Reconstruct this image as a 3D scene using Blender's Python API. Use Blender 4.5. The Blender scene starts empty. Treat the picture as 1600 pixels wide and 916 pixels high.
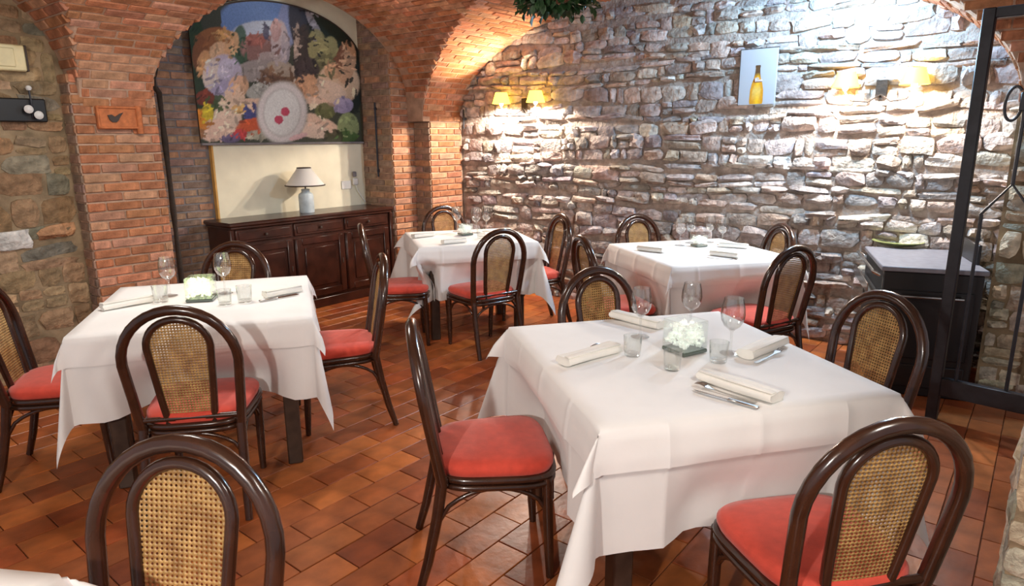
import bpy, math, random
import numpy as np
from mathutils import Matrix, Vector

# ---------------------------------------------------------------- camera / world / light
scene = bpy.context.scene
COL = scene.collection
TH = math.radians(51.3)
CS, SN = math.cos(TH), math.sin(TH)
def W(x, y, z=0.0):                      # survey frame -> room frame (x along the stone wall, y along the left wall)
    return Vector((x*SN - y*CS, x*CS + y*SN, z))
def ANG(deg):                            # survey heading -> room heading
    return math.radians(deg + 38.7)
FPX, PIT, ROL, CH = 1040.0, math.radians(13.1), math.radians(-0.35), 1.56
_F = Vector((0, math.cos(PIT), -math.sin(PIT))); _U = Vector((0, math.sin(PIT), math.cos(PIT))); _X = Vector((1, 0, 0))
_c, _s = math.cos(ROL), math.sin(ROL)
CX, CU, CF = (_c*_X + _s*_U), (-_s*_X + _c*_U), _F
CX, CU, CF = [W(v.x, v.y, v.z) for v in (CX, CU, CF)]
CO = Vector((0, 0, CH))
cam = bpy.data.cameras.new('camera'); cam_o = bpy.data.objects.new('camera', cam); COL.objects.link(cam_o)
cam.sensor_fit = 'HORIZONTAL'; cam.sensor_width = 36; cam.lens = FPX/1600*36; cam.clip_start = 0.05
M = Matrix.Identity(4)
for i, v in enumerate((CX, CU, -CF)):
    M[0][i], M[1][i], M[2][i] = v.x, v.y, v.z
M.translation = CO
cam_o.matrix_world = M
scene.camera = cam_o

def ray(x, y): return CF + CX*((x-800)/FPX) + CU*((458-y)/FPX)
def atz(x, y, z):                        # room point at height z under a photo pixel (used to survey positions)
    d = ray(x, y); return CO + d*((z-CH)/d.z)
def prj(p):
    d = Vector(p) - CO; w = d.dot(CF)
    if w < 0.1: return None
    return (800+FPX*d.dot(CX)/w, 458-FPX*d.dot(CU)/w, w)

world = bpy.data.worlds.new('world'); scene.world = world; world.use_nodes = True
bg = world.node_tree.nodes['Background']
bg.inputs[0].default_value = (0.94, 0.92, 1.0, 1); bg.inputs[1].default_value = 0.40

def light(name, kind, loc, energy, color, size=0.1, target=None, spot=None, blend=0.5):
    l = bpy.data.lights.new(name, kind); o = bpy.data.objects.new(name, l); COL.objects.link(o)
    o.location = loc; l.energy = energy; l.color = color
    if kind == 'AREA': l.shape = 'DISK'; l.size = size
    else: l.shadow_soft_size = size
    if kind == 'SPOT': l.spot_size = spot; l.spot_blend = blend
    if target is not None:
        o.rotation_euler = (Vector(target)-Vector(loc)).to_track_quat('-Z', 'Y').to_euler()
    return o
light('room_lamp_behind', 'POINT', W(-0.98, -0.70, 1.80), 168, (1.0, 0.965, 0.91), 0.05)
light('fill_light_near', 'AREA', W(1.3, 0.6, 2.45), 31, (1.0, 0.95, 0.88), 0.6, target=W(1.1, 2.4, 0.6))  # added fill over the near table, no fixture behind it
light('fill_light_centre', 'AREA', W(-1.6, 3.4, 2.45), 26, (1.0, 0.95, 0.88), 0.6, target=W(-1.6, 3.7, 0.0))  # added fill above the left table, not an actual ceiling lamp
light('cool_spotlight', 'POINT', (-1.15, 4.80, 2.44), 120, (0.38, 0.68, 1.0), 0.05)
vs = scene.view_settings
vs.view_transform = 'Standard'; vs.look = 'None'; vs.exposure = 0.04; vs.gamma = 1.0; vs.use_curve_mapping = False

# ---------------------------------------------------------------- materials
MATS = {}
def mat(name, color=(.5,.5,.5), rough=.6, metal=0.0, spec=.5, noise=0.0, nscale=20.0, bump=0.0, bscale=60.0, emit=None, estr=0.0,
        attr=None, coat=0.0, sheen=0.0, detail=4, bdist=.01):
    if name in MATS: return MATS[name]
    m = bpy.data.materials.new(name); m.use_nodes = True; MATS[name] = m
    nt = m.node_tree; N = nt.nodes; L = nt.links; b = N['Principled BSDF']
    b.inputs['Base Color'].default_value = (*color, 1); b.inputs['Roughness'].default_value = rough
    b.inputs['Metallic'].default_value = metal; b.inputs['Specular IOR Level'].default_value = spec
    b.inputs['Coat Weight'].default_value = coat; b.inputs['Sheen Weight'].default_value = sheen
    src = None
    if attr:
        a = N.new('ShaderNodeAttribute'); a.attribute_name = attr; src = a.outputs['Color']
    tc = N.new('ShaderNodeTexCoord')
    if noise > 0:
        nz = N.new('ShaderNodeTexNoise'); nz.inputs['Scale'].default_value = nscale; nz.inputs['Detail'].default_value = detail
        L.new(tc.outputs['Object'], nz.inputs['Vector'])
        mp = N.new('ShaderNodeMapRange'); mp.inputs['From Min'].default_value = .3; mp.inputs['From Max'].default_value = .7
        mp.inputs['To Min'].default_value = 1-noise; mp.inputs['To Max'].default_value = 1+noise
        L.new(nz.outputs['Fac'], mp.inputs['Value'])
        mx = N.new('ShaderNodeMix'); mx.data_type = 'RGBA'; mx.blend_type = 'MULTIPLY'; mx.inputs['Factor'].default_value = 1.0
        if src: L.new(src, mx.inputs['A'])
        else: mx.inputs['A'].default_value = (*color, 1)
        L.new(mp.outputs['Result'], mx.inputs['B']); src = mx.outputs['Result']
    if src: L.new(src, b.inputs['Base Color'])
    if bump > 0:
        nb = N.new('ShaderNodeTexNoise'); nb.inputs['Scale'].default_value = bscale; nb.inputs['Detail'].default_value = 5
        L.new(tc.outputs['Object'], nb.inputs['Vector'])
        bp = N.new('ShaderNodeBump'); bp.inputs['Strength'].default_value = bump; bp.inputs['Distance'].default_value = bdist
        L.new(nb.outputs['Fac'], bp.inputs['Height']); L.new(bp.outputs['Normal'], b.inputs['Normal'])
    if emit:
        b.inputs['Emission Color'].default_value = (*emit, 1); b.inputs['Emission Strength'].default_value = estr
    return m

stone_m = mat('wall_stone', attr='tint', rough=.85, noise=.40, nscale=16, bump=1.0, bscale=30, spec=.25, bdist=.022)
brick_m = mat('brick', attr='tint', rough=.85, noise=.30, nscale=22, bump=.5, bscale=70, spec=.2)
mortar_m = mat('mortar', (.42,.35,.30), .95, noise=.35, nscale=10, bump=1.0, bscale=28, spec=.1, bdist=.025)
bmortar_m = mat('brick_mortar', (.45,.30,.21), .95, noise=.25, nscale=10, bump=.5, bscale=60, spec=.1)
lmortar_m = mat('rough_mortar', (.28,.205,.125), .95, noise=.4, nscale=7, bump=.9, bscale=22, spec=.1)
tile_m = mat('terracotta', attr='tint', rough=.34, noise=.30, nscale=9, bump=.12, bscale=30, spec=.45)
grout_m = mat('grout', (.17,.065,.028), .9, noise=.2)
cream_m = mat('cream_plaster', (.80,.74,.56), .8, noise=.06, nscale=6, spec=.2)
ochre_m = mat('ochre_edge', (.60,.33,.09), .8, noise=.1)
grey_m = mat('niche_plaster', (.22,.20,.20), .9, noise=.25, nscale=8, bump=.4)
wood_m = mat('bentwood', (.040,.0145,.0075), .22, noise=.35, nscale=12, spec=.6, coat=.25)
side_m = mat('mahogany', (.040,.011,.006), .28, noise=.45, nscale=9, spec=.5, coat=.2)
tleg_m = mat('table_leg_wood', (.05,.03,.02), .4, noise=.3)
red_m = mat('red_upholstery', (.60,.068,.040), .75, noise=.10, nscale=30, bump=.15, bscale=300, sheen=.3, spec=.2)
cloth_m = mat('white_linen', (.80,.79,.77), .8, noise=.03, nscale=5, bump=.12, bscale=14, spec=.2, sheen=.1)
topper_m = mat('white_linen_topper', (.84,.83,.81), .8, noise=.03, nscale=5, bump=.12, bscale=14, spec=.2, sheen=.1)
napkin_m = mat('napkin_linen', (.85,.83,.77), .8, noise=.03, bump=.1, spec=.2)
steel_m = mat('steel', (.55,.54,.52), .25, metal=1.0)
iron_m = mat('black_iron', (.022,.022,.028), .45, metal=.2, noise=.3, spec=.5)
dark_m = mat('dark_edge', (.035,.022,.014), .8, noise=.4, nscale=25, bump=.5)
black_m = mat('black_enamel', (.012,.012,.013), .35, spec=.5)
stovetop_m = mat('grey_slate', (.20,.20,.23), .4, noise=.15, spec=.5)
white_m = mat('white_plastic', (.75,.74,.70), .4)
board_m = mat('poster_board', (.42,.42,.44), .6)
beige_m = mat('cream_plastic', (.74,.64,.36), .5, noise=.08)
terra_m = mat('terracotta_relief', (.48,.15,.05), .8, noise=.25, nscale=30, bump=.3)
ceram_m = mat('pale_ceramic', (.55,.62,.64), .3, noise=.15, nscale=18)
shade_m = mat('lamp_shade_fabric', (.80,.78,.72), .8)
brown_m = mat('dark_band', (.05,.03,.02), .6)
pot_m = mat('brown_pot', (.22,.10,.04), .7, noise=.3)
leaf_m = mat('leaf', (.025,.070,.022), .45, noise=.5, nscale=30, spec=.5)
dish_m = mat('olive_dish', (.22,.24,.09), .4, noise=.3)
amber_m = mat('amber_shade', (.85,.50,.08), .6, emit=(1.0,.60,.045), estr=7)
bulb_m = mat('bulb', (1,.95,.8), .4, emit=(1.0,.88,.62), estr=14)
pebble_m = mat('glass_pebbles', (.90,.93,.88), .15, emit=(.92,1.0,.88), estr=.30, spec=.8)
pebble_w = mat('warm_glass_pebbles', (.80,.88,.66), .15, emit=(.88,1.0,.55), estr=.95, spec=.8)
paint_m = mat('printed_picture', attr='tint', rough=.55, noise=.10, nscale=60, spec=.3)
base_m = mat('dark_glass_base', (.10,.13,.11), .15, spec=.7)

def glass_mat(name, tint=(.96,.99,.96), ior=1.45, body=0.13):
    m = bpy.data.materials.new(name); m.use_nodes = True
    nt = m.node_tree; N = nt.nodes; L = nt.links
    N.remove(N['Principled BSDF']); out = N['Material Output']
    t = N.new('ShaderNodeBsdfTransparent'); t.inputs[0].default_value = (*tint, 1)
    g = N.new('ShaderNodeBsdfGlossy'); g.inputs['Roughness'].default_value = .03
    f = N.new('ShaderNodeLayerWeight'); f.inputs['Blend'].default_value = .5
    pw = N.new('ShaderNodeMath'); pw.operation = 'POWER'; pw.inputs[1].default_value = 3.0; L.new(f.outputs['Facing'], pw.inputs[0])
    ad = N.new('ShaderNodeMath'); ad.operation = 'MULTIPLY_ADD'; ad.inputs[1].default_value = .80; ad.inputs[2].default_value = body
    L.new(pw.outputs[0], ad.inputs[0])
    mx = N.new('ShaderNodeMixShader'); L.new(ad.outputs[0], mx.inputs[0]); L.new(t.outputs[0], mx.inputs[1]); L.new(g.outputs[0], mx.inputs[2])
    L.new(mx.outputs[0], out.inputs[0]); MATS[name] = m
    return m
glass_m = glass_mat('clear_glass', (.985,.99,.985))
tumbler_m = glass_mat('tumbler_glass', (.985,.995,.988))

def cane_mat():
    m = bpy.data.materials.new('woven_cane'); m.use_nodes = True
    nt = m.node_tree; N = nt.nodes; L = nt.links; b = N['Principled BSDF']; out = N['Material Output']
    tc = N.new('ShaderNodeTexCoord'); sp = N.new('ShaderNodeSeparateXYZ'); L.new(tc.outputs['Object'], sp.inputs[0])
    def math_(op, a, bb=None):
        n = N.new('ShaderNodeMath'); n.operation = op
        for i, v in enumerate((a, bb)):
            if v is None: continue
            if isinstance(v, (int, float)): n.inputs[i].default_value = v
            else: L.new(v, n.inputs[i])
        return n.outputs[0]
    k = 2*math.pi/0.0118
    sx = math_('SINE', math_('MULTIPLY', sp.outputs['X'], k)); sz = math_('SINE', math_('MULTIPLY', sp.outputs['Z'], k))
    s = math_('ADD', sx, sz)
    hole = math_('GREATER_THAN', s, 0.95)
    nz = N.new('ShaderNodeTexNoise'); nz.inputs['Scale'].default_value = 25; L.new(tc.outputs['Object'], nz.inputs['Vector'])
    cr = N.new('ShaderNodeValToRGB'); L.new(nz.outputs['Fac'], cr.inputs[0])
    cr.color_ramp.elements[0].position = .3; cr.color_ramp.elements[0].color = (.27,.145,.045,1)
    cr.color_ramp.elements[1].position = .7; cr.color_ramp.elements[1].color = (.52,.32,.11,1)
    L.new(cr.outputs[0], b.inputs['Base Color']); b.inputs['Roughness'].default_value = .5
    bp = N.new('ShaderNodeBump'); bp.inputs['Strength'].default_value = .5; bp.inputs['Distance'].default_value = .003
    L.new(s, bp.inputs['Height']); bp.invert = True; L.new(bp.outputs[0], b.inputs['Normal'])
    t = N.new('ShaderNodeBsdfTransparent')
    mx = N.new('ShaderNodeMixShader'); L.new(hole, mx.inputs[0]); L.new(b.outputs[0], mx.inputs[1]); L.new(t.outputs[0], mx.inputs[2])
    L.new(mx.outputs[0], out.inputs[0])
    return m
cane_m = cane_mat()

# ---------------------------------------------------------------- mesh helpers
class MB:
    def __init__(s): s.v = []; s.f = []
    def add(s, v, f, M=None):
        o = len(s.v)
        if M is not None: v = [tuple(M @ Vector(p)) for p in v]
        s.v += [tuple(p) for p in v]; s.f += [tuple(i+o for i in q) for q in f]; return s
    def box(s, c, d, b=0.0, M=None):
        v, f = cbox(*d, b); v = [(p[0]+c[0], p[1]+c[1], p[2]+c[2]) for p in v]; return s.add(v, f, M)
    def tube(s, pts, r, n=8, closed=False, M=None): v, f = tube(pts, r, n, closed); return s.add(v, f, M)
    def lathe(s, prof, n=20, c=(0,0,0), M=None):
        v, f = lathe(prof, n); v = [(p[0]+c[0], p[1]+c[1], p[2]+c[2]) for p in v]; return s.add(v, f, M)
    def prism(s, poly, t0, t1, M=None):          # polygon in (x,z) extruded along y
        n = len(poly); v = [(x, t0, z) for x, z in poly]+[(x, t1, z) for x, z in poly]
        f = [tuple(range(n)), tuple(range(2*n-1, n-1, -1))]+[((i+1) % n, i, n+i, n+(i+1) % n) for i in range(n)]
        return s.add(v, f, M)

def cbox(sx, sy, sz, b=0.0):
    hx, hy, hz = sx/2, sy/2, sz/2
    if b <= 0:
        v = [(x, y, z) for z in (-hz, hz) for y in (-hy, hy) for x in (-hx, hx)]
        return v, [(0,2,3,1), (4,5,7,6), (0,1,5,4), (2,6,7,3), (0,4,6,2), (1,3,7,5)]
    b = min(b, hx*.9, hy*.9, hz*.9)
    v = []; idx = {}
    for ix in (-1, 1):
        for iy in (-1, 1):
            for iz in (-1, 1):
                for a in range(3):
                    p = [ix*(hx-b), iy*(hy-b), iz*(hz-b)]; p[a] = (ix*hx, iy*hy, iz*hz)[a]
                    idx[(ix, iy, iz, a)] = len(v); v.append(tuple(p))
    f = []
    S = (-1, 1)
    for s in S:
        f.append([idx[(s, a, c, 0)] for a, c in ((-1,-1), (1,-1), (1,1), (-1,1))])
        f.append([idx[(a, s, c, 1)] for a, c in ((-1,-1), (1,-1), (1,1), (-1,1))])
        f.append([idx[(a, c, s, 2)] for a, c in ((-1,-1), (1,-1), (1,1), (-1,1))])
    for p in S:
        for q in S:
            f.append([idx[(-1,p,q,1)], idx[(1,p,q,1)], idx[(1,p,q,2)], idx[(-1,p,q,2)]])
            f.append([idx[(p,-1,q,0)], idx[(p,1,q,0)], idx[(p,1,q,2)], idx[(p,-1,q,2)]])
            f.append([idx[(p,q,-1,0)], idx[(p,q,1,0)], idx[(p,q,1,1)], idx[(p,q,-1,1)]])
    for x in S:
        for y in S:
            for z in S: f.append([idx[(x,y,z,0)], idx[(x,y,z,1)], idx[(x,y,z,2)]])
    out = []
    for q in f:                                   # outward winding
        a, b_, c = [Vector(v[i]) for i in q[:3]]
        nrm = (b_-a).cross(c-a); ctr = sum((Vector(v[i]) for i in q), Vector())/len(q)
        out.append(tuple(q) if nrm.dot(ctr) > 0 else tuple(q[::-1]))
    return v, out

def tube(pts, r, n=8, closed=False):
    P = [Vector(p) for p in pts]; m = len(P)
    R = r if isinstance(r, (list, tuple)) else [r]*m
    T = []
    for i in range(m):
        a = P[(i-1) % m] if closed or i > 0 else P[i]; b = P[(i+1) % m] if closed or i < m-1 else P[i]
        t = (b-a); T.append(t.normalized() if t.length > 1e-9 else Vector((0,0,1)))
    up = Vector((0,0,1)) if abs(T[0].z) < .9 else Vector((1,0,0))
    N = (up - T[0]*up.dot(T[0])).normalized()
    v = []; f = []
    for i in range(m):
        N = (N - T[i]*N.dot(T[i])).normalized(); B = T[i].cross(N)
        for k in range(n):
            a = 2*math.pi*k/n; v.append(tuple(P[i] + (N*math.cos(a)+B*math.sin(a))*R[i]))
    for i in range(m if closed else m-1):
        j = (i+1) % m
        for k in range(n):
            l = (k+1) % n; f.append((i*n+k, i*n+l, j*n+l, j*n+k))
    if not closed:
        f.append(tuple(range(n-1, -1, -1))); f.append(tuple((m-1)*n+k for k in range(n)))
    return v, f

def lathe(prof, n=20):
    v = []; f = []; rings = []
    for r, z in prof:
        if r < 1e-5: rings.append([len(v)]); v.append((0, 0, z))
        else:
            rings.append(list(range(len(v), len(v)+n)))
            v += [(r*math.cos(2*math.pi*k/n), r*math.sin(2*math.pi*k/n), z) for k in range(n)]
    for a, b in zip(rings, rings[1:]):
        for k in range(n):
            l = (k+1) % n
            if len(a) == 1 and len(b) == 1: continue
            if len(a) == 1: f.append((a[0], b[l], b[k]))
            elif len(b) == 1: f.append((a[k], a[l], b[0]))
            else: f.append((a[k], a[l], b[l], b[k]))
    return v, f

def mesh(name, v, f, m, smooth=None, tint=None):
    me = bpy.data.meshes.new(name); me.from_pydata(v, [], f); me.update()
    if m: me.materials.append(m)
    if tint is not None:
        at = me.color_attributes.new('tint', 'FLOAT_COLOR', 'POINT')
        arr = np.ones((len(v), 4), dtype=np.float32); arr[:, :3] = np.array(tint, dtype=np.float32); at.data.foreach_set('color', arr.ravel())
    if smooth is not None:
        me.polygons.foreach_set('use_smooth', [True]*len(me.polygons))
        if smooth < 180: me.set_sharp_from_angle(angle=math.radians(smooth))
    return me
def link(name, me, parent=None, mtx=None):
    o = bpy.data.objects.new(name, me); COL.objects.link(o)
    if parent is not None: o.parent = parent
    if mtx is not None: o.matrix_local = mtx
    return o
def obj(name, mb, m, parent=None, smooth=40, loc=None, rz=0.0):
    o = link(name, mesh(name, mb.v, mb.f, m, smooth), parent)
    if loc is not None: o.location = loc; o.rotation_euler = (0, 0, rz)
    return o
def tag(o, label=None, cat=None, group=None, kind=None):
    if label: o['label'] = label
    if cat: o['category'] = cat
    if group: o['group'] = group
    if kind: o['kind'] = kind
    return o
def thing(name, label, cat, loc=(0,0,0), rz=0.0, group=None):
    o = bpy.data.objects.new(name, None); COL.objects.link(o); o.empty_display_size = .1
    o.location = loc; o.rotation_euler = (0, 0, rz); return tag(o, label, cat, group)
def dup(root, loc, rz, label, group=None):
    def cp(o, parent):
        c = o.copy(); COL.objects.link(c)
        if parent is not None: c.parent = parent
        for ch in list(o.children): cp(ch, c)
        return c
    r = cp(root, None); r.location = loc; r.rotation_euler = (0, 0, rz); r['label'] = label
    if group: r['group'] = group
    return r

# pieces: individual stones / bricks / tiles -------------------------------------------------
class Pool:
    def __init__(s): s.items = []
    def add(s, v, f, t): s.items.append((v, f, t)); return len(s.items)-1
def emit(name, label_stuff, pool, pieces, parent, m, limit=300, smooth=None, cull=None):
    """pieces: (pool index, Matrix). The ones largest in the photograph become objects, the rest one 'stuff' part."""
    sc = []
    for k, (pi, X) in enumerate(pieces):
        v = pool.items[pi][0]; mn = [min(p[a] for p in v) for a in range(3)]; mxx = [max(p[a] for p in v) for a in range(3)]
        area = 0.0
        q = [prj(X @ Vector((a, b, mxx[2]))) for a, b in ((mn[0], mn[1]), (mxx[0], mn[1]), (mxx[0], mxx[1]), (mn[0], mxx[1]))]
        if all(q):
            cx = sum(t[0] for t in q)/4; cy = sum(t[1] for t in q)/4
            if -15 < cx < 1615 and -15 < cy < 930:
                area = abs(sum(q[i][0]*q[(i+1) % 4][1]-q[(i+1) % 4][0]*q[i][1] for i in range(4)))/2
        sc.append((area, k))
    sc.sort(reverse=True)
    solo = set(k for a, k in sc[:limit] if a > 60)
    cache = {}
    V = []; Fc = []; Tn = []
    for k, (pi, X) in enumerate(pieces):
        v, f, t = pool.items[pi]
        if k in solo:
            if pi not in cache: cache[pi] = mesh(name, v, f, m, smooth, [t]*len(v))
            link(name, cache[pi], parent, X)
        else:
            o = len(V); V += [tuple(X @ Vector(p)) for p in v]; Fc += [tuple(i+o for i in q) for q in f]; Tn += [t]*len(v)
    if V:
        o = link(label_stuff, mesh(label_stuff, V, Fc, m, smooth, Tn), parent); o['kind'] = 'stuff'
def basis(o, u, v, n):
    X = Matrix.Identity(4)
    for i, w in enumerate((u, v, n)):
        X[0][i], X[1][i], X[2][i] = w
    X.translation = Vector(o); return X
def vary(c, r, s=.2, hue=.06):
    k = 1+r.uniform(-s, s); return tuple(max(.004, x*k*(1+r.uniform(-hue, hue))) for x in c)

# ---------------------------------------------------------------- room dimensions
WB = 5.40           # stone wall
M0, M1, M2 = -5.727, -5.227, -5.0
def arcM(m, n):
    if m < -2.6: x = (m+2.6)/2.4
    else: x = (m+2.6)/(2.4+.26*min(1, max(0, (4.9-n)/2.7)))
    return 1.75+1.0*math.sqrt(1-x*x) if abs(x) < 1 else -9
def arcN(n):
    for c in (3.52, .45):
        x = (n-c)/1.30
        if abs(x) < 1: return 1.90+.88*math.sqrt(1-x*x)
    return -9

# floor --------------------------------------------------------------------------------------
fl = MB().box((-2.2, 2.4, -.058), (8.4, 7.2, .1))
floor = obj('floor', fl, grout_m, smooth=None); tag(floor, 'brown terracotta tile floor', kind='structure')
rng = random.Random(5)
pool = Pool(); TL, TW = .30, .15
TC = [(.36,.098,.026), (.42,.118,.030), (.30,.074,.020), (.38,.088,.024), (.33,.098,.030), (.43,.130,.036), (.27,.066,.020)]
for c in TC:
    for q in range(2):
        v, f = cbox(TW-.004, TL-.004, .02, .002); pool.add(v, f, vary(c, rng, .12))
pcs = []
i = 0
x = -5.72
while x < 1.1:
    y = -.9 + (TL/2 if i % 2 else 0)
    while y < 5.4:
        X = Matrix.Translation((x+TW/2, y+TL/2, -.0105+rng.uniform(-.0008, .0005))) @ Matrix.Rotation(rng.uniform(-.006, .006), 4, 'Z') @ Matrix.Rotation(rng.uniform(-.004, .004), 4, 'X')
        pcs.append((rng.randrange(len(pool.items)), X)); y += TL
    x += TW; i += 1
emit('tile', 'floor_tiles', pool, pcs, floor, tile_m)

# stone generator ----------------------------------------------------------------------------
def stone_mesh(w, h, d, r):
    nx = ny = 4; v = []; f = []
    for j in range(ny):
        for i in range(nx):
            a, b = i/(nx-1)*2-1, j/(ny-1)*2-1
            if abs(a) < 1: a += r.uniform(-.26, .26)
            if abs(b) < 1: b += r.uniform(-.22, .22)
            edge = (i in (0, nx-1)) or (j in (0, ny-1)); corner = (i in (0, nx-1)) and (j in (0, ny-1))
            k = r.uniform(.70, 1.0) if corner else (r.uniform(.86, 1.06) if edge else 1)
            z = d*(r.uniform(.10, .75) if edge else r.uniform(.60, 1.35))
            v.append((a*k*w/2, b*k*h/2, z))
    for j in range(ny-1):
        for i in range(nx-1): q = j*nx+i; f.append((q, q+1, q+nx+1, q+nx))
    ring = [i for i in range(nx)]+[j*nx+nx-1 for j in range(1, ny)]+[(ny-1)*nx+i for i in range(nx-2, -1, -1)]+[j*nx for j in range(ny-2, 0, -1)]
    o = len(v)
    for q in ring: v.append((v[q][0]*1.03, v[q][1]*1.03, -.012))
    for k in range(len(ring)):
        l = (k+1) % len(ring); f.append((ring[l], ring[k], o+k, o+l))
    return v, f
def stone_field(x0, x1, z0, z1, keep, cols, r, hmin=.055, hmax=.135, wmin=.10, wmax=.34, dmin=.012, dmax=.045, wav=.012):
    out = []          # (cx, cz, w, h, d, col)
    z = z0
    while z < z1:
        h = r.uniform(hmin, hmax); x = x0 - r.uniform(0, .15); ph = r.uniform(0, 6)
        while x < x1:
            w = min(wmax, max(wmin, r.gauss(.18, .085)*(1.25 if h < .08 else 1)))
            parts = [(0, h)]
            if h > .105 and r.random() < .40: s = r.uniform(.4, .6); parts = [(0, h*s), (h*s, h*(1-s))]
            for zo, hh in parts:
                xa, xb = max(x, x0), min(x+w, x1)
                if xb-xa < .05: continue
                cx, cz = (xa+xb)/2, z+zo+hh/2+wav*math.sin(x*2.1+ph)
                if keep(cx, cz): out.append((cx, cz, xb-xa-.010, hh-.009, r.uniform(dmin, dmax), vary(r.choice(cols), r, .22, .05)))
            x += w
        z += h
    return out
def wall_stones(field, X, parent, name='stone', stuff='small_stones', limit=300, seed=1):
    r = random.Random(seed); pool = Pool(); pcs = []
    for cx, cz, w, h, d, c in field:
        v, f = stone_mesh(w, h, d, r)
        k = pool.add(v, f, c)
        pcs.append((k, X @ Matrix.Translation((cx, cz, 0)) @ Matrix.Rotation(r.gauss(0, .06), 4, 'Z')))
    emit(name, stuff, pool, pcs, parent, stone_m, limit, 35)

# back stone wall ----------------------------------------------------------------------------
wb = MB().box((-2.3, WB+.11, 1.45), (6.2, .2, 2.95))
wall_back = obj('wall_back', wb, mortar_m, smooth=None); tag(wall_back, 'rough pale stone wall lit by two sconces', kind='structure')
SC = [(.46,.40,.35), (.52,.45,.39), (.36,.30,.26), (.43,.34,.29), (.48,.43,.40), (.33,.29,.27), (.49,.39,.31), (.41,.37,.36), (.57,.51,.46)]
r = random.Random(11)
sf = stone_field(-4.98, .55, 0.0, 2.74, lambda x, z: z < max(arcM(x, 5.3), 1.75)+.06, SC, r, hmin=.045, hmax=.145, wmin=.07, wmax=.36, dmin=.010, dmax=.055, wav=.028)
wall_stones(sf, basis((0, WB, 0), (1,0,0), (0,0,1), (0,-1,0)), wall_back, seed=3)

# left stone wall (bay at the left edge of the photo) ----------------------------------------
wl = MB().box((-5.26, .40, 1.45), (.2, 2.75, 2.95))
wall_left = obj('wall_left', wl, lmortar_m, smooth=None); tag(wall_left, 'uneven brown and olive stone wall behind the left chair', kind='structure')
LC = [(.28,.20,.115), (.35,.25,.145), (.20,.18,.135), (.33,.22,.125), (.38,.265,.15), (.24,.215,.16), (.30,.18,.10)]
r = random.Random(21)
lf = stone_field(-.6, 1.70, 0.0, 2.80, lambda y, z: z < max(arcN(y), 1.9)+.06, LC, r, hmin=.08, hmax=.21, wmin=.14, wmax=.46, dmin=.006, dmax=.022, wav=.02)
lf = [s for s in lf if not (abs(s[0]-1.30) < .12 and abs(s[1]-.95) < .08)] + [(1.30, .94, .22, .13, .04, (.62,.60,.56)), (1.56, .97, .24, .09, .03, (.50,.27,.14))]
wall_stones(lf, basis((-5.16, 0, 0), (0,1,0), (0,0,1), (1,0,0)), wall_left, seed=4)

# bricks -------------------------------------------------------------------------------------
BL, BH = .235, .052
BC = [(.43,.185,.095), (.48,.215,.115), (.37,.145,.072), (.45,.235,.14), (.41,.165,.08), (.50,.26,.16), (.35,.155,.09)]
BG = [(.30,.20,.145), (.34,.225,.165), (.26,.175,.13), (.31,.215,.165), (.36,.235,.16)]
def brick_pool(cols, r):
    p = Pool()
    for c in cols:
        for q in range(3):
            v, f = cbox(BL-.012, BH, .03, .005)
            v = [(a+r.uniform(-.002, .002), b+r.uniform(-.002, .002), z+r.uniform(-.0015, .0015)) for a, b, z in v]
            p.add(v, f, vary(c, r, .16))
    return p
def brick_face(o, u, n, w, h, pool, r, out, keep=None, pitch=.064, z0=0.0):
    """running-bond bricks on a vertical face; o lower-left, u along, n outward"""
    u, n = Vector(u), Vector(n); z = z0; k = 0
    while z < h:
        x = -(BL/2 if k % 2 else 0)
        while x < w-.01:
            a, b = max(x, 0), min(x+BL, w)
            if b-a > .04:
                c = Vector(o)+u*((a+b)/2)+Vector((0, 0, z+BH/2+.006))-n*.008
                if keep is None or keep(c):
                    X = basis(c, u, (0, 0, 1), n) @ Matrix.Translation((0, 0, r.uniform(-.004, .004))) @ Matrix.Rotation(r.uniform(-.012, .012), 4, 'Z') @ Matrix.Diagonal(((b-a-.010)/(BL-.012), 1, 1, 1))
                    out.append((r.randrange(len(pool.items)), X))
            x += BL
        z += pitch; k += 1
rb = random.Random(7)
warm = brick_pool(BC, rb); grey = brick_pool(BG+BC[3:4], rb)

# left pillar
pm = MB().box(((M0+M2)/2-.003, 1.975, .97), (M2-M0-.006, .525, 1.94))
pil = obj('brick_pillar', pm, bmortar_m, smooth=None); tag(pil, 'red brick pillar between the stone wall and the picture niche', kind='structure')
out = []
brick_face((M2, 1.71, 0), (0,1,0), (1,0,0), .53, 1.93, warm, rb, out)
brick_face((-5.16, 1.71, 0), (1,0,0), (0,-1,0), .16, 1.93, grey, rb, out2 := [])
emit('brick', 'back_bricks', warm, out, pil, brick_m)
emit('brick', 'back_bricks', grey, out2, pil, brick_m)

# corner pillar (stepped) right of the niche
pm = MB().box(((M0+M1)/2-.003, 4.77, 1.475), (M1-M0-.006, .30, 2.95)).box(((M0+M2)/2-.003, 5.165, .97), (M2-M0-.006, .475, 1.94))
pil2 = obj('corner_pillar', pm, bmortar_m, smooth=None); tag(pil2, 'stepped brick corner pillar right of the sideboard', kind='structure')
oA, oB = [], []
brick_face((M0, 4.615, 0), (1,0,0), (0,-1,0), .50, 2.88, grey, rb, oB)
brick_face((M1, 4.615, 0), (0,1,0), (1,0,0), .305, 2.40, warm, rb, oA)
brick_face((M1, 4.92, 0), (1,0,0), (0,-1,0), .227, 1.93, grey, rb, oB)
brick_face((M2, 4.92, 0), (0,1,0), (1,0,0), .46, 1.93, warm, rb, oA)
emit('brick', 'back_bricks', warm, oA, pil2, brick_m)
emit('brick', 'back_bricks', grey, oB, pil2, brick_m)

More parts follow.
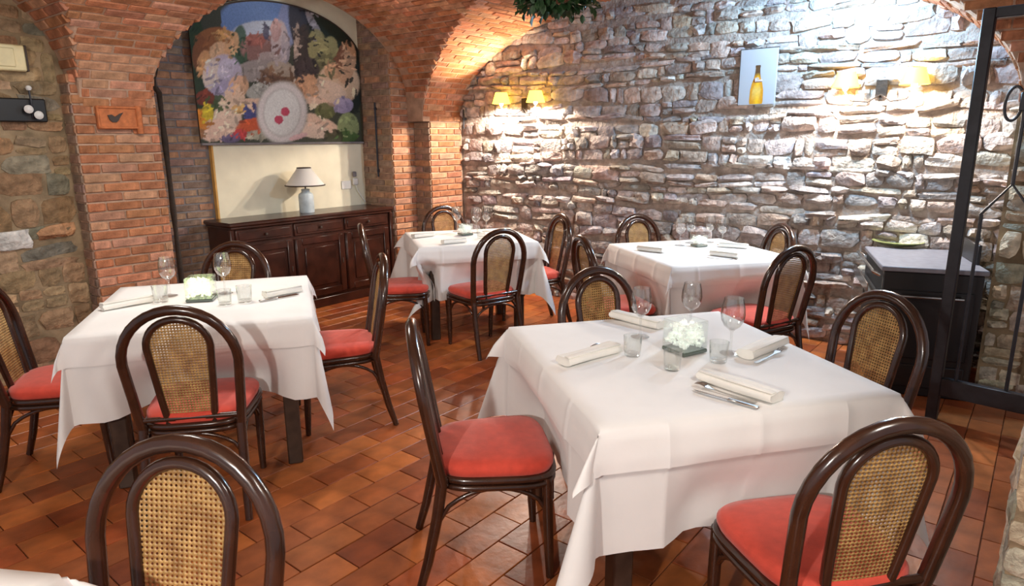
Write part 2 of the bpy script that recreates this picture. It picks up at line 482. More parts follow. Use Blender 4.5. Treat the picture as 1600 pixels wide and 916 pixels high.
# niche ----------------------------------------------------------------------------------------
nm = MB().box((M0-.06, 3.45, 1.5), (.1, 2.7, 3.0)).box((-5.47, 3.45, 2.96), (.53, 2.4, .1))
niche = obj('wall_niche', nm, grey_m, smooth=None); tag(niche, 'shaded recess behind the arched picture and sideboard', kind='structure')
oC = []
brick_face((M0-.01, 2.24, 0), (0,1,0), (1,0,0), .72, 2.88, grey, rb, oC)
emit('brick', 'back_bricks', grey, oC, niche, brick_m)
cp = MB().box((M0+.022, 3.795, 1.45), (.045, 1.63, 2.9))
cpo = obj('cream_panel', cp, cream_m, niche, smooth=None)
oe = MB().box((M0+.022, 2.972, 1.45), (.047, .016, 2.9))
obj('panel_edge', oe, ochre_m, niche, smooth=None)
tr = MB()  # dark strip put in for the shadow gap between pillar and niche
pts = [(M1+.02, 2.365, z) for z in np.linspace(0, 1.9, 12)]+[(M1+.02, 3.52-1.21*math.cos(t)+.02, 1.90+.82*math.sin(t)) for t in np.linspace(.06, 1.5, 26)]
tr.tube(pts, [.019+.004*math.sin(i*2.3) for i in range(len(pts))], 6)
tag(obj('shadow_gap_strip', tr, dark_m, smooth=60), 'dark strip standing in for the shadow gap along the niche arch', kind='structure')

# vaulted ceiling ------------------------------------------------------------------------------
ms = [-5.235, -5.10, -5.0]+[-2.6-2.4*math.cos(t) for t in np.linspace(0.03, math.pi/2, 44)]+[-2.6+2.4*math.sin(t) for t in np.linspace(0.03, math.pi/2, 44)]+[-.12, -.04, .0, .06, .3, .7, 1.1]
ns = [-1.2, -.85]+[.45-1.3*math.cos(t) for t in np.linspace(.02, math.pi-.02, 46)]+[1.76, 1.9, 2.05, 2.2]+[3.52-1.3*math.cos(t) for t in np.linspace(.02, math.pi-.02, 50)]+[4.83, 4.92, 5.1, 5.25, 5.42]
ms = sorted(set(round(a, 4) for a in ms)); ns = sorted(set(round(a, 4) for a in ns))
v = []; f = []
for a in ms:
    for b in ns:
        zz = max(arcM(a, b), arcN(b), 1.72); v.append((a, b, zz+.012))
nn = len(ns)
for i in range(len(ms)-1):
    for j in range(nn-1):
        q = i*nn+j
        f.append((q, q+1, q+nn+1, q+nn))
ceil = link('ceiling', mesh('ceiling', v, f, bmortar_m)); tag(ceil, 'low brick groin vault over the dining room', kind='structure')
pcs = []
PITCH = .062
def vault_bricks(curve, cond, along, rr, lo, hi, flip):
    """curve(t) -> (p, z); walk by arc length; along axis coordinate from lo to hi"""
    ts = np.linspace(.01, math.pi-.01, 1200); P = [curve(t) for t in ts]
    acc = 0; nxt = .03; k = 0
    for i in range(1, len(P)):
        acc += math.hypot(P[i][0]-P[i-1][0], P[i][1]-P[i-1][1])
        if acc < nxt: continue
        nxt += PITCH; k += 1
        tx, tz = P[i][0]-P[i-1][0], P[i][1]-P[i-1][1]; l = math.hypot(tx, tz); tx /= l; tz /= l
        y = lo+(BL/2 if k % 2 else 0)
        while y < hi:
            c = y+BL/2; y += BL
            ok = [c+BL*(k_/10-.5) for k_ in range(11) if cond(P[i][0], c+BL*(k_/10-.5), P[i][1])]
            if len(ok) < 3: continue
            fr = (len(ok)-1)/10; c = (ok[0]+ok[-1])/2
            if along == 'n' and P[i][0] > -2.6 and c < 4.9: continue
            if along == 'n': u = Vector((0, 1, 0)); t = Vector((tx, 0, tz)); o = Vector((P[i][0], c, P[i][1]))
            else: u = Vector((1, 0, 0)); t = Vector((0, tx, tz)); o = Vector((c, P[i][0], P[i][1]))
            n = u.cross(t)
            if n.z > 0: n = -n; u = -u
            q = prj(o)
            if q is None or not (-140 < q[0] < 1740 and -170 < q[1] < 700): continue
            pcs.append((rr.randrange(len(warm.items)), basis(o+Vector((0, 0, .012))-n*.008, u, t, n) @ Matrix.Translation((0, 0, rr.uniform(-.003, .004))) @ Matrix.Rotation(rr.uniform(-.012, .012), 4, 'Z') @ Matrix.Diagonal((fr, 1, 1, 1))))
vault_bricks(lambda t: (-2.6-2.4*math.cos(t), 1.75+1.0*math.sin(t)), lambda m, n, z: arcM(m, n) > arcN(n)-.01 and m < -.0, 'n', rb, -1.0, 5.3, 0)
for c in (3.52, .45):
    vault_bricks(lambda t, c=c: (c-1.30*math.cos(t), 1.90+.88*math.sin(t)), lambda n, m, z: arcN(n) > arcM(m, n)-.01, 'm', rb, -5.22, .4, 0)
emit('brick', 'vault_bricks', warm, pcs, ceil, brick_m)

# piers on the right ---------------------------------------------------------------------------
pm = MB().box((.30, 5.18, 1.2), (1.0, .50, 2.4))
pr_ = obj('stone_pier', pm, lmortar_m, smooth=None); tag(pr_, 'pale stone pier behind the iron gate', kind='structure')
r = random.Random(31)
PF = [(.46,.40,.30), (.52,.46,.36), (.40,.30,.20), (.36,.34,.26), (.50,.40,.28)]
pf = stone_field(-.19, .70, 0, 2.2, lambda a, b: True, PF, r, hmin=.07, hmax=.17, wmin=.12, wmax=.40)
wall_stones(pf, basis((0, 4.93, 0), (1,0,0), (0,0,1), (0,-1,0)), pr_, seed=6)
pm = MB().box((.36, 1.98, .98), (.64, .52, 1.96))
pn = obj('near_stone_pier', pm, lmortar_m, smooth=None); tag(pn, 'rough pale stone pier at the right edge of the room', kind='structure')
pf = stone_field(.03, .68, 0, 1.9, lambda a, b: True, PF, r, hmin=.07, hmax=.17, wmin=.12, wmax=.36, dmin=.004, dmax=.016)
wall_stones(pf, basis((0, 1.72, 0), (1,0,0), (0,0,1), (0,-1,0)), pn, seed=8)
pf = stone_field(1.73, 2.23, 0, 1.9, lambda a, b: True, PF, r, hmin=.07, hmax=.17, wmin=.12, wmax=.36, dmin=.004, dmax=.016)
wall_stones(pf, basis((.04, 0, 0), (0,-1,0), (0,0,1), (-1,0,0)) @ Matrix.Scale(-1, 4, (1,0,0)) if False else basis((.04, 3.96, 0), (0,-1,0), (0,0,1), (-1,0,0)), pn, seed=9)

# ---------------------------------------------------------------- chairs
def seat_outline(k=1.0, n=40):
    out = []
    for i in range(n):
        a = 2*math.pi*i/n; c, s = math.cos(a), math.sin(a); e = 2/4.2
        x = math.copysign(abs(c)**e, c); y = math.copysign(abs(s)**e, s)
        w = .210+.018*y
        out.append((x*w*k, y*.212*k))
    return out
def hoop_y(z): return -.20-(z-.45)*.17
def hoop_pts(w0, w1, zs, zt, rise, off=0.0, n=18):
    L_ = []
    for z in np.linspace(zs, zt, 7)[:-1]:
        w = w0+(w1-w0)*((z-zs)/(zt-zs))**.8; L_.append((w, z))
    for a in np.linspace(0, math.pi, n): L_.append((w1*math.cos(a), zt+rise*math.sin(a)))
    for z in np.linspace(zs, zt, 7)[:-1][::-1]:
        w = w0+(w1-w0)*((z-zs)/(zt-zs))**.8; L_.append((-w, z))
    return [(x, hoop_y(z)+off, z) for x, z in L_]
def make_chair(loc, rz, label):
    t = thing('dining_chair', label, 'chair', loc, rz, 'bentwood cane chairs around the tables')
    # cushion
    v = []; f = []; rings = []
    for k, z in ((.97, .425), (1.0, .440), (.995, .455), (.95, .468), (.80, .476), (.5, .481), (.2, .483)):
        rings.append(len(v)); v += [(x, y, z) for x, y in seat_outline(k)]
    n = 40
    for a, b in zip(rings, rings[1:]):
        for i in range(n): j = (i+1) % n; f.append((a+i, a+j, b+j, b+i))
    v.append((0, 0, .483)); f += [(rings[-1]+i, rings[-1]+(i+1) % n, len(v)-1) for i in range(n)]
    f.append(tuple(range(n-1, -1, -1)))
    mb = MB(); mb.add(v, f); obj('seat', mb, red_m, t, 60)
    mb = MB()
    for z, rr in ((.412, .014), (.385, .012)):
        mb.tube([(x, y, z) for x, y in seat_outline(.985)], rr, 7, True)
    obj('seat_frame', mb, wood_m, t, 60)
    obj('back_frame', MB().tube(hoop_pts(.190, .216, .40, .70, .222), .0205, 12), wood_m, t, 80)
    ph = hoop_pts(.088, .118, .425, .765, .116, .004)
    pf_ = obj('panel_frame', MB().tube(ph, .0150, 9), wood_m, t, 80)
    obj('panel_rail', MB().tube([(-.188, hoop_y(.445)-.002, .445), (.188, hoop_y(.445)-.002, .445)], .012, 8), wood_m, t, 80)
    # cane sheet inside the inner frame (object coordinates drive the weave)
    cv = []; cf = []; half = len(ph)//2
    rows = [(ph[i], ph[-1-i]) for i in range(half)]
    for a, b in rows:
        for k in range(7): s = k/6; cv.append((a[0]*(1-s)+b[0]*s, a[1]-.003*math.sin(math.pi*s), a[2]))
    for i in range(len(rows)-1):
        for k in range(6): q = i*7+k; cf.append((q, q+1, q+8, q+7))
    mb = MB(); mb.add(cv, cf); obj('cane_panel', mb, cane_m, t, 180)
    for s in (-1, 1):
        obj('leg', MB().tube([(s*.190, -.195, .405), (s*.192, -.215, .28), (s*.197, -.25, .12), (s*.202, -.285, 0)], [.0205, .020, .0185, .0155], 9), wood_m, t, 70)
        obj('leg', MB().tube([(s*.192, .172, .405), (s*.190, .176, .25), (s*.186, .182, .1), (s*.184, .186, 0)], [.019, .0195, .0175, .0145], 9), wood_m, t, 70)
    # curved braces under the seat and one ring stretcher
    def arch(a, b, zt, zb):
        A, B = Vector(a), Vector(b); P = []
        for s in np.linspace(0, 1, 13):
            p = A.lerp(B, s); P.append((p.x, p.y, zb+(zt-zb)*math.sin(math.pi*s)**.55))
        return P
    for s in (-1, 1): obj('brace', MB().tube(arch((s*.189, .172, 0), (s*.191, -.205, 0), .375, .27), .0085, 7), wood_m, t, 70)
    obj('brace', MB().tube(arch((-.189, .173, 0), (.189, .173, 0), .375, .27), .0085, 7), wood_m, t, 70)
    obj('brace', MB().tube(arch((-.191, -.207, 0), (.191, -.207, 0), .375, .27), .0085, 7), wood_m, t, 70)
    return t
CH_ = [  # survey x, y, heading, label
 (-.759, 1.053, -99, 'bentwood chair at the bottom left with bright woven cane back nearest the camera'),
 (-1.366, 2.760, 101, 'bentwood chair with its back to the camera at the front of the left table'),
 (-2.14, 3.03, 18, 'bentwood chair cut off by the left edge of the photo'),
 (-1.767, 3.873, -96, 'bentwood chair behind the left table in front of the sideboard'),
 (-.986, 3.571, 198, 'bentwood chair seen side-on at the right side of the left table'),
 (-.869, 5.068, 12, 'bentwood chair seen side-on left of the back centre table'),
 (-.226, 4.913, 124, 'bentwood chair with its back to the camera at the back centre table'),
 (-.520, 6.138, -60, 'bentwood chair behind the back centre table beside the corner pillar'),
 (.166, 5.526, 201, 'bentwood chair right of the back centre table against the stone wall'),
 (.725, 4.396, 14, 'dark bentwood chair at the left side of the far right table'),
 (1.172, 5.303, 297, 'bentwood chair behind the far right table with its back to the stone wall'),
 (1.72, 4.84, 187, 'bentwood chair at the right end of the far right table, mostly hidden'),
 (1.534, 4.102, 120, 'bentwood chair with its back to the camera at the far right table'),
 (.544, 2.983, 298, 'bentwood chair at the far side of the large near table'),
 (1.277, 2.562, 199, 'bentwood chair with golden cane back right of the large near table'),
 (.840, 1.675, 100, 'bentwood chair with red seat at the bottom right corner'),
 (-.078, 2.290, 8, 'bentwood chair seen side-on at the left side of the large near table'),
]
proto = None; SEATS = []
for x, y, a, lab in CH_:
    p = W(x, y); rz = ANG(a)-math.pi/2
    SEATS.append((p, rz))
    if proto is None: proto = make_chair(p, rz, lab)
    else: dup(proto, p, rz, lab)

# ---------------------------------------------------------------- tables and cloths
def cloth(w, l, drop, z, flare, c, rz, seed, push=True, ntop=10, nd=12, extra=0.0, wave=1.0):
    r = random.Random(seed); hw, hl = w/2, l/2
    def axis(h):
        inner = sorted(set([round(q, 4) for q in np.linspace(-h, h, ntop*2+1)]+[c0+d0 for c0 in (-.30, 0, .30) for d0 in (-.009, 0, .009)])); o = [drop*s for s in np.linspace(0, 1, nd+1)[1:]]
        return [-h-q for q in o[::-1]]+inner+[h+q for q in o]
    A, B = axis(hw), axis(hl); v = []; ph = [r.uniform(0, 6) for _ in range(8)]
    cr, sr = math.cos(rz), math.sin(rz)
    fl_ = {(sa, sb): flare*r.uniform(.75, 1.25) for sa in (-1, 1) for sb in (-1, 1)}
    lean = {k: r.uniform(-.35, .35) for k in fl_}
    for a in A:
        for b in B:
            da, db = max(0, abs(a)-hw), max(0, abs(b)-hl); sa, sb = (1 if a >= 0 else -1), (1 if b >= 0 else -1)
            px, py = max(-hw, min(hw, a)), max(-hl, min(hl, b)); dz = 0; nx = ny = 0
            if da > 0 and db > 0:
                rho = math.hypot(da, db); phi = math.atan2(db, da); s2 = math.sin(2*phi)
                out = rho*fl_[(sa, sb)]*s2
                dirx, diry = sa*.7071, sb*.7071
                k = lean[(sa, sb)]*s2
                px += out*(dirx - k*diry*.6); py += out*(diry + k*dirx*.6)
                px += sa*(.012+extra)*math.cos(phi)*min(1, rho/.1); py += sb*(.012+extra)*math.sin(phi)*min(1, rho/.1)
                tw = rho*.10*math.sin(4*phi)*flare/.35
                px += -diry*tw; py += dirx*tw
                dz = rho*math.sqrt(max(.3, 1-(fl_[(sa, sb)]*s2)**2)); nx, ny = dirx, diry
                dd = rho
            elif da > 0 or db > 0:
                dd = da+db; s = b if da > 0 else a
                wv = wave*(.010*math.sin(s*9+ph[0])+.006*math.sin(s*17+ph[1]))*min(1, dd/.3) + .012*min(1, dd/.10) + .02*dd
                edge = (hl-abs(b)) if da > 0 else (hw-abs(a))
                wv *= min(1, .55+edge/.15)
                wv += extra*min(1, dd/.03)
                if min(abs(s), abs(abs(s)-.30)) < .004: wv += .004
                if da > 0: px += sa*wv; nx = sa
                else: py += sb*wv; ny = sb
                dz = dd
            x, y = c.x+px*cr-py*sr, c.y+px*sr+py*cr; zz = z-dz
            if push and (nx or ny) and dz > .02:
                gx, gy = nx*cr-ny*sr, nx*sr+ny*cr
                for sp_, srz in SEATS:
                    if (Vector((x, y, 0))-sp_).length > .7: continue
                    q = 0; hit = False; lx0 = None
                    while q < 40:
                        X_ = x-gx*q*.01; Y_ = y-gy*q*.01; dx, dy = X_-sp_.x, Y_-sp_.y
                        lx = dx*math.cos(srz)+dy*math.sin(srz); ly = -dx*math.sin(srz)+dy*math.cos(srz)
                        if lx0 is None: lx0 = lx
                        if abs(lx) < .40 and abs(ly) < .245: q += 1
                        else: break
                    sm = lambda e0, e1, t: (lambda u: u*u*(3-2*u))(min(1, max(0, (t-e0)/(e1-e0))))
                    k = sm(.08, .32, dz)*sm(.40, .22, abs(lx0)) if abs(lx0) < .40 else 0
                    q = min(q, 20)
                    x -= gx*q*.01*k; y -= gy*q*.01*k
            v.append((x-c.x, y-c.y, zz))
    nb = len(B); f = []
    for i in range(len(A)-1):
        for j in range(nb-1): q = i*nb+j; f.append((q, q+nb, q+nb+1, q+1))
    return v, f
def table(x, y, deg, w, l, drop, tdrop, label, clabel, tlabel, seed, flare=.34, H=.76):
    c = W(x, y); rz = ANG(deg)
    t = thing('dining_table', label, 'table', c, rz, 'square dining tables')
    obj('table_top', MB().box((0, 0, H-.028), (w-.03, l-.03, .04), .006), tleg_m, t)
    obj('apron', MB().box((0, 0, H-.095), (w-.18, l-.18, .09), .004), tleg_m, t)
    for sx in (-1, 1):
        for sy in (-1, 1): obj('leg', MB().box((sx*(w/2-.12), sy*(l/2-.12), (H-.05)/2), (.07, .07, H-.05), .006), tleg_m, t)
    for nm, dr, zz, m, lab, cat, fl_ in (('tablecloth', drop, H-.002, cloth_m, clabel, 'tablecloth', flare), ('cloth_topper', tdrop, H+.004, topper_m, tlabel, 'tablecloth', flare*1.5)):
        e = 0.0 if nm == 'tablecloth' else .012
        v, f = cloth(w+e, l+e, dr, zz, fl_, c, rz, seed, extra=(0.011 if e else 0.0))
        o = link(nm, mesh(nm, v, f, m, 180)); o.location = c; tag(o, lab, cat)
    return c, rz
T4 = table(.607, 2.375, 14.1, 1.00, 1.06, .40, .135, 'large square table under white cloths at the right front', 'long white cloth on the large near table', 'short white top cloth on the large near table', 40)
T1 = table(-1.55, 3.29, 18.0, .98, 1.0, .385, .13, 'square table under white cloths near the left wall', 'long white cloth on the left table with a drooping corner', 'short white top cloth on the left table', 50, .20)
T2 = table(-.36, 5.49, 15.5, .93, .86, .42, .13, 'square table under white cloths beside the corner pillar', 'long white cloth on the back centre table', 'short white top cloth on the back centre table', 60)
T3 = table(1.34, 4.72, 15.0, .94, .98, .40, .13, 'square table under white cloths in front of the stone wall', 'long white cloth on the far right table', 'short white top cloth on the far right table', 70, .18)
q5 = atz(84, 903, .76); a5 = ANG(-8)
c5 = q5 - Vector((math.cos(a5), math.sin(a5), 0))*.42 - Vector((-math.sin(a5), math.cos(a5), 0))*.42
x5, y5 = c5.x*SN+c5.y*CS, -c5.x*CS+c5.y*SN
T5 = table(x5, y5, -8, .84, .84, .36, .12, 'table of which only a white corner shows at the bottom left', 'long white cloth on the table cut off at the bottom left', 'short white top cloth cut off at the bottom left corner', 80)

# ---------------------------------------------------------------- tableware
TZ = .766
def wine_glass(p, label, group, k=1.0):
    prof = [(0, .001), (.033, .001), (.034, .003), (.018, .006), (.005, .012), (.0038, .04), (.0042, .075), (.010, .082), (.026, .095), (.036, .115), (.0385, .135), (.036, .160), (.030, .188),
            (.0290, .188), (.0350, .160), (.0372, .135), (.0348, .116), (.025, .097), (.009, .085), (0, .083)]
    t = thing('wine_glass', label, 'wine glass', p, 0, group)
    i = 7
    obj('stem', MB().lathe([(a*k, b*k) for a, b in prof[:8]]+[(0, prof[7][1]*k)], 18), glass_m, t, 60)
    obj('bowl', MB().lathe([(a*k, b*k) for a, b in prof[7:]], 22), glass_m, t, 60)
def tumbler(p, label, group, k=1.0):
    prof = [(0, .001), (.030, .001), (.033, .006), (.036, .05), (.038, .085), (.0365, .085), (.0345, .05), (.031, .014), (0, .012)]
    o = obj('water_tumbler', MB().lathe([(a*k, b*k) for a, b in prof], 22), tumbler_m, None, 60, p); tag(o, label, 'glass', group)
def cube_light(p, rz, label, s=.105, h=.115, warm_=False, seed=1):
    t = thing('cube_lantern', label, 'candle holder', p, rz, 'glass cube lights on the tables')
    mb = MB()
    for d in ((s/2-.002, 0, .004, s), (-s/2+.002, 0, .004, s)): mb.box((d[0], 0, h/2+.006), (.004, s, h-.020), .001)
    for d in (s/2-.002, -s/2+.002): mb.box((0, d, h/2+.006), (s-.008, .004, h-.020), .001)
    obj('glass_box', mb, tumbler_m, t, 30)
    obj('base', MB().box((0, 0, .008), (s*1.02, s*1.02, .014), .003), base_m, t, 30)
    r = random.Random(seed); pb = MB()
    for i in range(240):
        x, y, z = r.uniform(-.5, .5)*(s-.020), r.uniform(-.5, .5)*(s-.020), .026+r.random()*(h-.046)
        k = r.uniform(.007, .013); o = [(1,0,0), (-1,0,0), (0,1,0), (0,-1,0), (0,0,1), (0,0,-1)]
        R_ = Matrix.Rotation(r.uniform(0, 6), 4, Vector((r.random(), r.random(), r.random()+.1)).normalized())
        vv = [tuple(Vector((x, y, z)) + (R_ @ Vector(q))*k*r.uniform(.8, 1.2)) for q in o]
        pb.add(vv, [(0,2,4), (2,1,4), (1,3,4), (3,0,4), (2,0,5), (1,2,5), (3,1,5), (0,3,5)])
    o = obj('glass_pebbles', pb, pebble_w if warm_ else pebble_m, t, None); o['kind'] = 'stuff'
def napkin(p, rz, label, ln=.21, w=.062, seed=0):
    """folded roll of linen"""
    v = []; f = []; n = 14; m_ = 9; r = random.Random(seed)
    for i in range(m_):
        s = i/(m_-1); x = (s-.5)*ln
        for k in range(n):
            a = 2*math.pi*k/n; c_, s_ = math.cos(a), math.sin(a)
            yy = math.copysign(abs(c_)**.6, c_)*w/2*(1+.03*math.sin(s*7+seed)); zz = .0175+math.copysign(abs(s_)**.75, s_)*.017*(1+.12*math.sin(s*5+k+seed))
            v.append((x+.004*math.sin(k*1.7), yy, max(.0005, zz)))
    for i in range(m_-1):
        for k in range(n): l = (k+1) % n; f.append((i*n+k, i*n+l, (i+1)*n+l, (i+1)*n+k))
    f.append(tuple(range(n-1, -1, -1))); f.append(tuple((m_-1)*n+k for k in range(n)))
    mb = MB(); mb.add(v, f)
    mb.box((0, -w*.26, .0350), (ln*.99, w*.34, .004), .0015)     # loose folded flap
    return tag(obj('napkin', mb, napkin_m, None, 50, p, rz), label, 'napkin', 'folded napkins on the tables')
def fork(p, rz, label, group='forks on the tables'):
    t = thing('fork', label, 'fork', p, rz, group)
    hp = [(-.105, .0045), (-.10, .0075), (-.06, .006), (-.01, .0034), (.03, .003), (.045, .006), (.055, .0105), (.068, .0115)]
    v = []; f = []
    for x, w in hp:
        z = .004+.010*max(0, (x+.01)/.09)**2 if x > -.01 else .004
        v += [(x, -w, z), (x, w, z), (x, w, z+.0025), (x, -w, z+.0025)]
    for i in range(len(hp)-1):
        for k in range(4): l = (k+1) % 4; f.append((i*4+k, i*4+4+k, i*4+4+l, i*4+l))
    f += [(0, 1, 2, 3), tuple(len(v)-4+k for k in (3, 2, 1, 0))]
    mb = MB(); mb.add(v, f); obj('handle', mb, steel_m, t, 30)
    mb = MB()
    for y in (-.0093, -.0031, .0031, .0093): mb.tube([(.066, y, .013), (.085, y, .016), (.105, y*.95, .013)], [.0021, .0019, .001], 5)
    obj('tines', mb, steel_m, t, 60)
def knife(p, rz, label):
    t = thing('table_knife', label, 'knife', p, rz, 'knives on the tables')
    obj('handle', MB().box((-.055, 0, .006), (.10, .015, .009), .003), steel_m, t)
    mb = MB(); mb.prism([(-.006, .002), (.10, .002), (.115, .006), (.10, .018), (.0, .017)], -.001, .001, Matrix.Rotation(math.radians(-70), 4, 'X') @ Matrix.Translation((0, 0, -.008)))
    mb.v = [(a, b, c-min(q[2] for q in mb.v)+.002) for a, b, c in mb.v]
    obj('blade', mb, steel_m, t)
def rzof(x0, y0, x1, y1, z=TZ):
    a, b = atz(x0, y0, z), atz(x1, y1, z); d = b-a; return (a+b)/2, math.atan2(d.y, d.x), d.length
# near table
cA, cF, cR = atz(1035, 545, TZ), atz(1057, 563, TZ), atz(1104, 552, TZ)
cube_light((cA+cR)/2, math.atan2((cR-cF).y, (cR-cF).x), 'glass cube of pale pebbles in the middle of the near table', .118, .128, False, 3)
GW, GT = 'stemmed wine glasses', 'small water tumblers'
wine_glass(atz(1000, 527, TZ), 'tulip wine glass left of the cube light on the near table', GW, 1.1)
wine_glass(atz(1078, 517, TZ), 'tulip wine glass standing behind the cube light on the near table', GW, 1.1)
wine_glass(atz(1141, 553, TZ), 'tulip wine glass right of the cube light on the near table', GW, 1.15)
tumbler(atz(988, 556, TZ), 'clear tumbler beside the left napkin on the near table', GT, .92)
tumbler(atz(1122, 566, TZ), 'clear tumbler close to the right of the cube light on the near table', GT, .92)
tumbler(atz(1050, 578, TZ), 'clear tumbler just in front of the cube light on the near table', GT, .85)
N = [((878, 572), (962, 548), 'folded napkin at the left place of the near table', 1), ((960, 496), (1034, 514), 'folded napkin at the far place of the near table', 2),
     ((1092, 590), (1222, 632), 'folded napkin with fork and knife at the front place of the near table', 3), ((1160, 562), (1222, 536), 'folded napkin at the right place of the near table', 4)]
for a, b, lab, s in N:
    p, rz, ln = rzof(*a, *b); napkin(p, rz, lab, max(.17, min(.27, ln)), .075, s)
p, rz, ln = rzof(1190, 634, 1080, 602); fork(p, rz, 'steel fork in front of the front napkin of the near table')
p, rz, ln = rzof(1180, 640, 1092, 613); knife(p, rz+.03, 'steel knife in front of the front napkin of the near table')
p, rz, ln = rzof(880, 560, 938, 543); fork(p, rz, 'steel fork behind the left napkin of the near table')
p, rz, ln = rzof(1170, 574, 1232, 546); fork(p, rz, 'steel fork beside the right napkin of the near table')
# left table
cube_light(atz(316, 468, TZ), ANG(12), 'greenish glowing glass cube in the middle of the left table', .125, .125, True, 5)
wine_glass(atz(266, 463, TZ), 'tulip wine glass left of the glowing cube on the left table', GW, 1.1)
wine_glass(atz(352, 459, TZ), 'tulip wine glass right of the glowing cube on the left table', GW, 1.15)
tumbler(atz(252, 472, TZ), 'clear tumbler left of the glowing cube on the left table', GT)
tumbler(atz(383, 472, TZ), 'clear tumbler right of the glowing cube on the left table', GT)
tumbler(atz(352, 476, TZ), 'clear tumbler in front of the right wine glass on the left table', GT, .9)
p, rz, ln = rzof(150, 487, 246, 470); napkin(p, rz, 'folded napkin at the left place of the left table', .23, .06, 5)
p, rz, ln = rzof(412, 466, 470, 455); napkin(p, rz, 'folded napkin at the right place of the left table', .20, .06, 6)
p, rz, ln = rzof(408, 472, 462, 462); knife(p, rz, 'steel knife beside the right napkin of the left table')
# back centre table
cube_light(atz(727, 367, TZ), ANG(30), 'pale glass cube in the middle of the back centre table', .10, .10, False, 7)
for px, py, lab in ((744, 364, 'tulip wine glass right of the pale cube on the back centre table'), (760, 362, 'rightmost tulip wine glass on the back centre table'), (714, 362, 'tulip wine glass behind the pale cube on the back centre table')):
    wine_glass(atz(px, py, TZ), lab, GW, 1.15)
tumbler(atz(752, 372, TZ), 'clear tumbler on the back centre table', GT)
p, rz, ln = rzof(640, 373, 682, 368); napkin(p, rz, 'folded napkin at the left place of the back centre table', .2, .06, 7)
p, rz, ln = rzof(690, 382, 728, 378); napkin(p, rz, 'folded napkin at the front place of the back centre table', .2, .06, 8)
# far right table
cube_light(atz(1092, 385, TZ), ANG(20), 'small glass cube in the middle of the far right table', .09, .09, False, 9)
for px, py, lab in ((1062, 384, 'leftmost tulip wine glass on the far right table'), (1078, 380, 'second tulip wine glass from the left on the far right table'), (1108, 379, 'third tulip wine glass from the left on the far right table'), (1128, 383, 'rightmost tulip wine glass on the far right table')):
    wine_glass(atz(px, py, TZ), lab, GW, 1.1)
for a, b, lab, s in (((1000, 391), (1035, 395), 'folded napkin at the left place of the far right table', 9), ((1108, 398), (1158, 404), 'folded napkin at the front place of the far right table', 10), ((1132, 386), (1160, 388), 'folded napkin at the right place of the far right table', 11)):
    p, rz, ln = rzof(*a, *b); napkin(p, rz, lab, .2, .06, s)
p, rz, ln = rzof(1106, 404, 1150, 409); fork(p, rz, 'steel fork beside the front napkin of the far right table')
p, rz, ln = rzof(1002, 386, 1020, 390); fork(p, rz, 'steel fork beside the left napkin of the far right table')

# ---------------------------------------------------------------- sideboard with lamp
sb = thing('sideboard', 'dark mahogany sideboard with three panelled doors under the picture', 'sideboard', (-5.455, 3.705, 0))
SW, SD, SH = 1.78, .44, .885            # local: x depth (front +x), y along
obj('carcass', MB().box((-.015, 0, .45), (SD-.05, SW-.06, .76), .004), side_m, sb)
obj('top', MB().box((0, 0, SH-.018), (SD, SW, .036), .010).box((0, 0, SH-.046), (SD-.02, SW-.03, .022), .006), side_m, sb)
obj('plinth', MB().box((-.01, 0, .045), (SD-.03, SW-.04, .09), .006), side_m, sb)
dw = (SW-.10)/3
for i in range(3):
    y = -SW/2+.05+dw*(i+.5)
    d = obj('drawer', MB().box((SD/2-.035, y, .765), (.022, dw-.02, .115), .006).box((SD/2-.022, y, .765), (.010, dw-.07, .07), .004), side_m, sb)
    obj('knob', MB().lathe([(0, 0), (.006, 0), (.006, .012), (.013, .016), (.011, .026), (0, .028)], 12, M=Matrix.Translation((SD/2-.018, y, .765)) @ Matrix.Rotation(math.pi/2, 4, 'Y')), brown_m, d)
    mb = MB().box((SD/2-.037, y, .40), (.020, dw-.02, .56), .005)
    for yy in (-1, 1): mb.box((SD/2-.022, y+yy*(dw/2-.045), .40), (.018, .065, .56), .006)
    for zz in (.15, .65): mb.box((SD/2-.022, y, zz), (.018, dw-.15, .065), .006)
    d = obj('door', mb, side_m, sb)
    obj('raised_panel', MB().box((SD/2-.024, y, .40), (.012, dw-.21, .37), .010), side_m, d)
    obj('key_plate', MB().box((SD/2-.011, y+dw/2-.045, .42), (.004, .012, .045), .0015), steel_m if i == 2 else brown_m, d)
for y in (-SW/2+.02, SW/2-.02): obj('corner_post', MB().box((SD/2-.03, y, .46), (.04, .04, .74), .01), side_m, sb)

lp = thing('table_lamp', 'small table lamp with pale ceramic base and conical shade on the sideboard', 'lamp', (-5.475, 3.73, SH))
obj('base', MB().lathe([(0, 0), (.066, 0), (.070, .008), (.070, .15), (.064, .175), (.040, .192), (.036, .205), (.042, .212), (.036, .220), (.012, .224), (0, .224)], 24), ceram_m, lp, 40)
obj('stem', MB().tube([(0, 0, .22), (0, 0, .30)], .007, 8), brown_m, lp)
sh = obj('shade', MB().lathe([(.180, .255), (.062, .415), (.059, .415), (.177, .255), (.180, .255)], 28), shade_m, lp, 60)
obj('rim', MB().tube([(.180*math.cos(a), .180*math.sin(a), .255) for a in np.linspace(0, 2*math.pi, 29)[:-1]], .006, 6, True).tube([(.061*math.cos(a), .061*math.sin(a), .415) for a in np.linspace(0, 2*math.pi, 21)[:-1]], .006, 6, True), brown_m, sh)

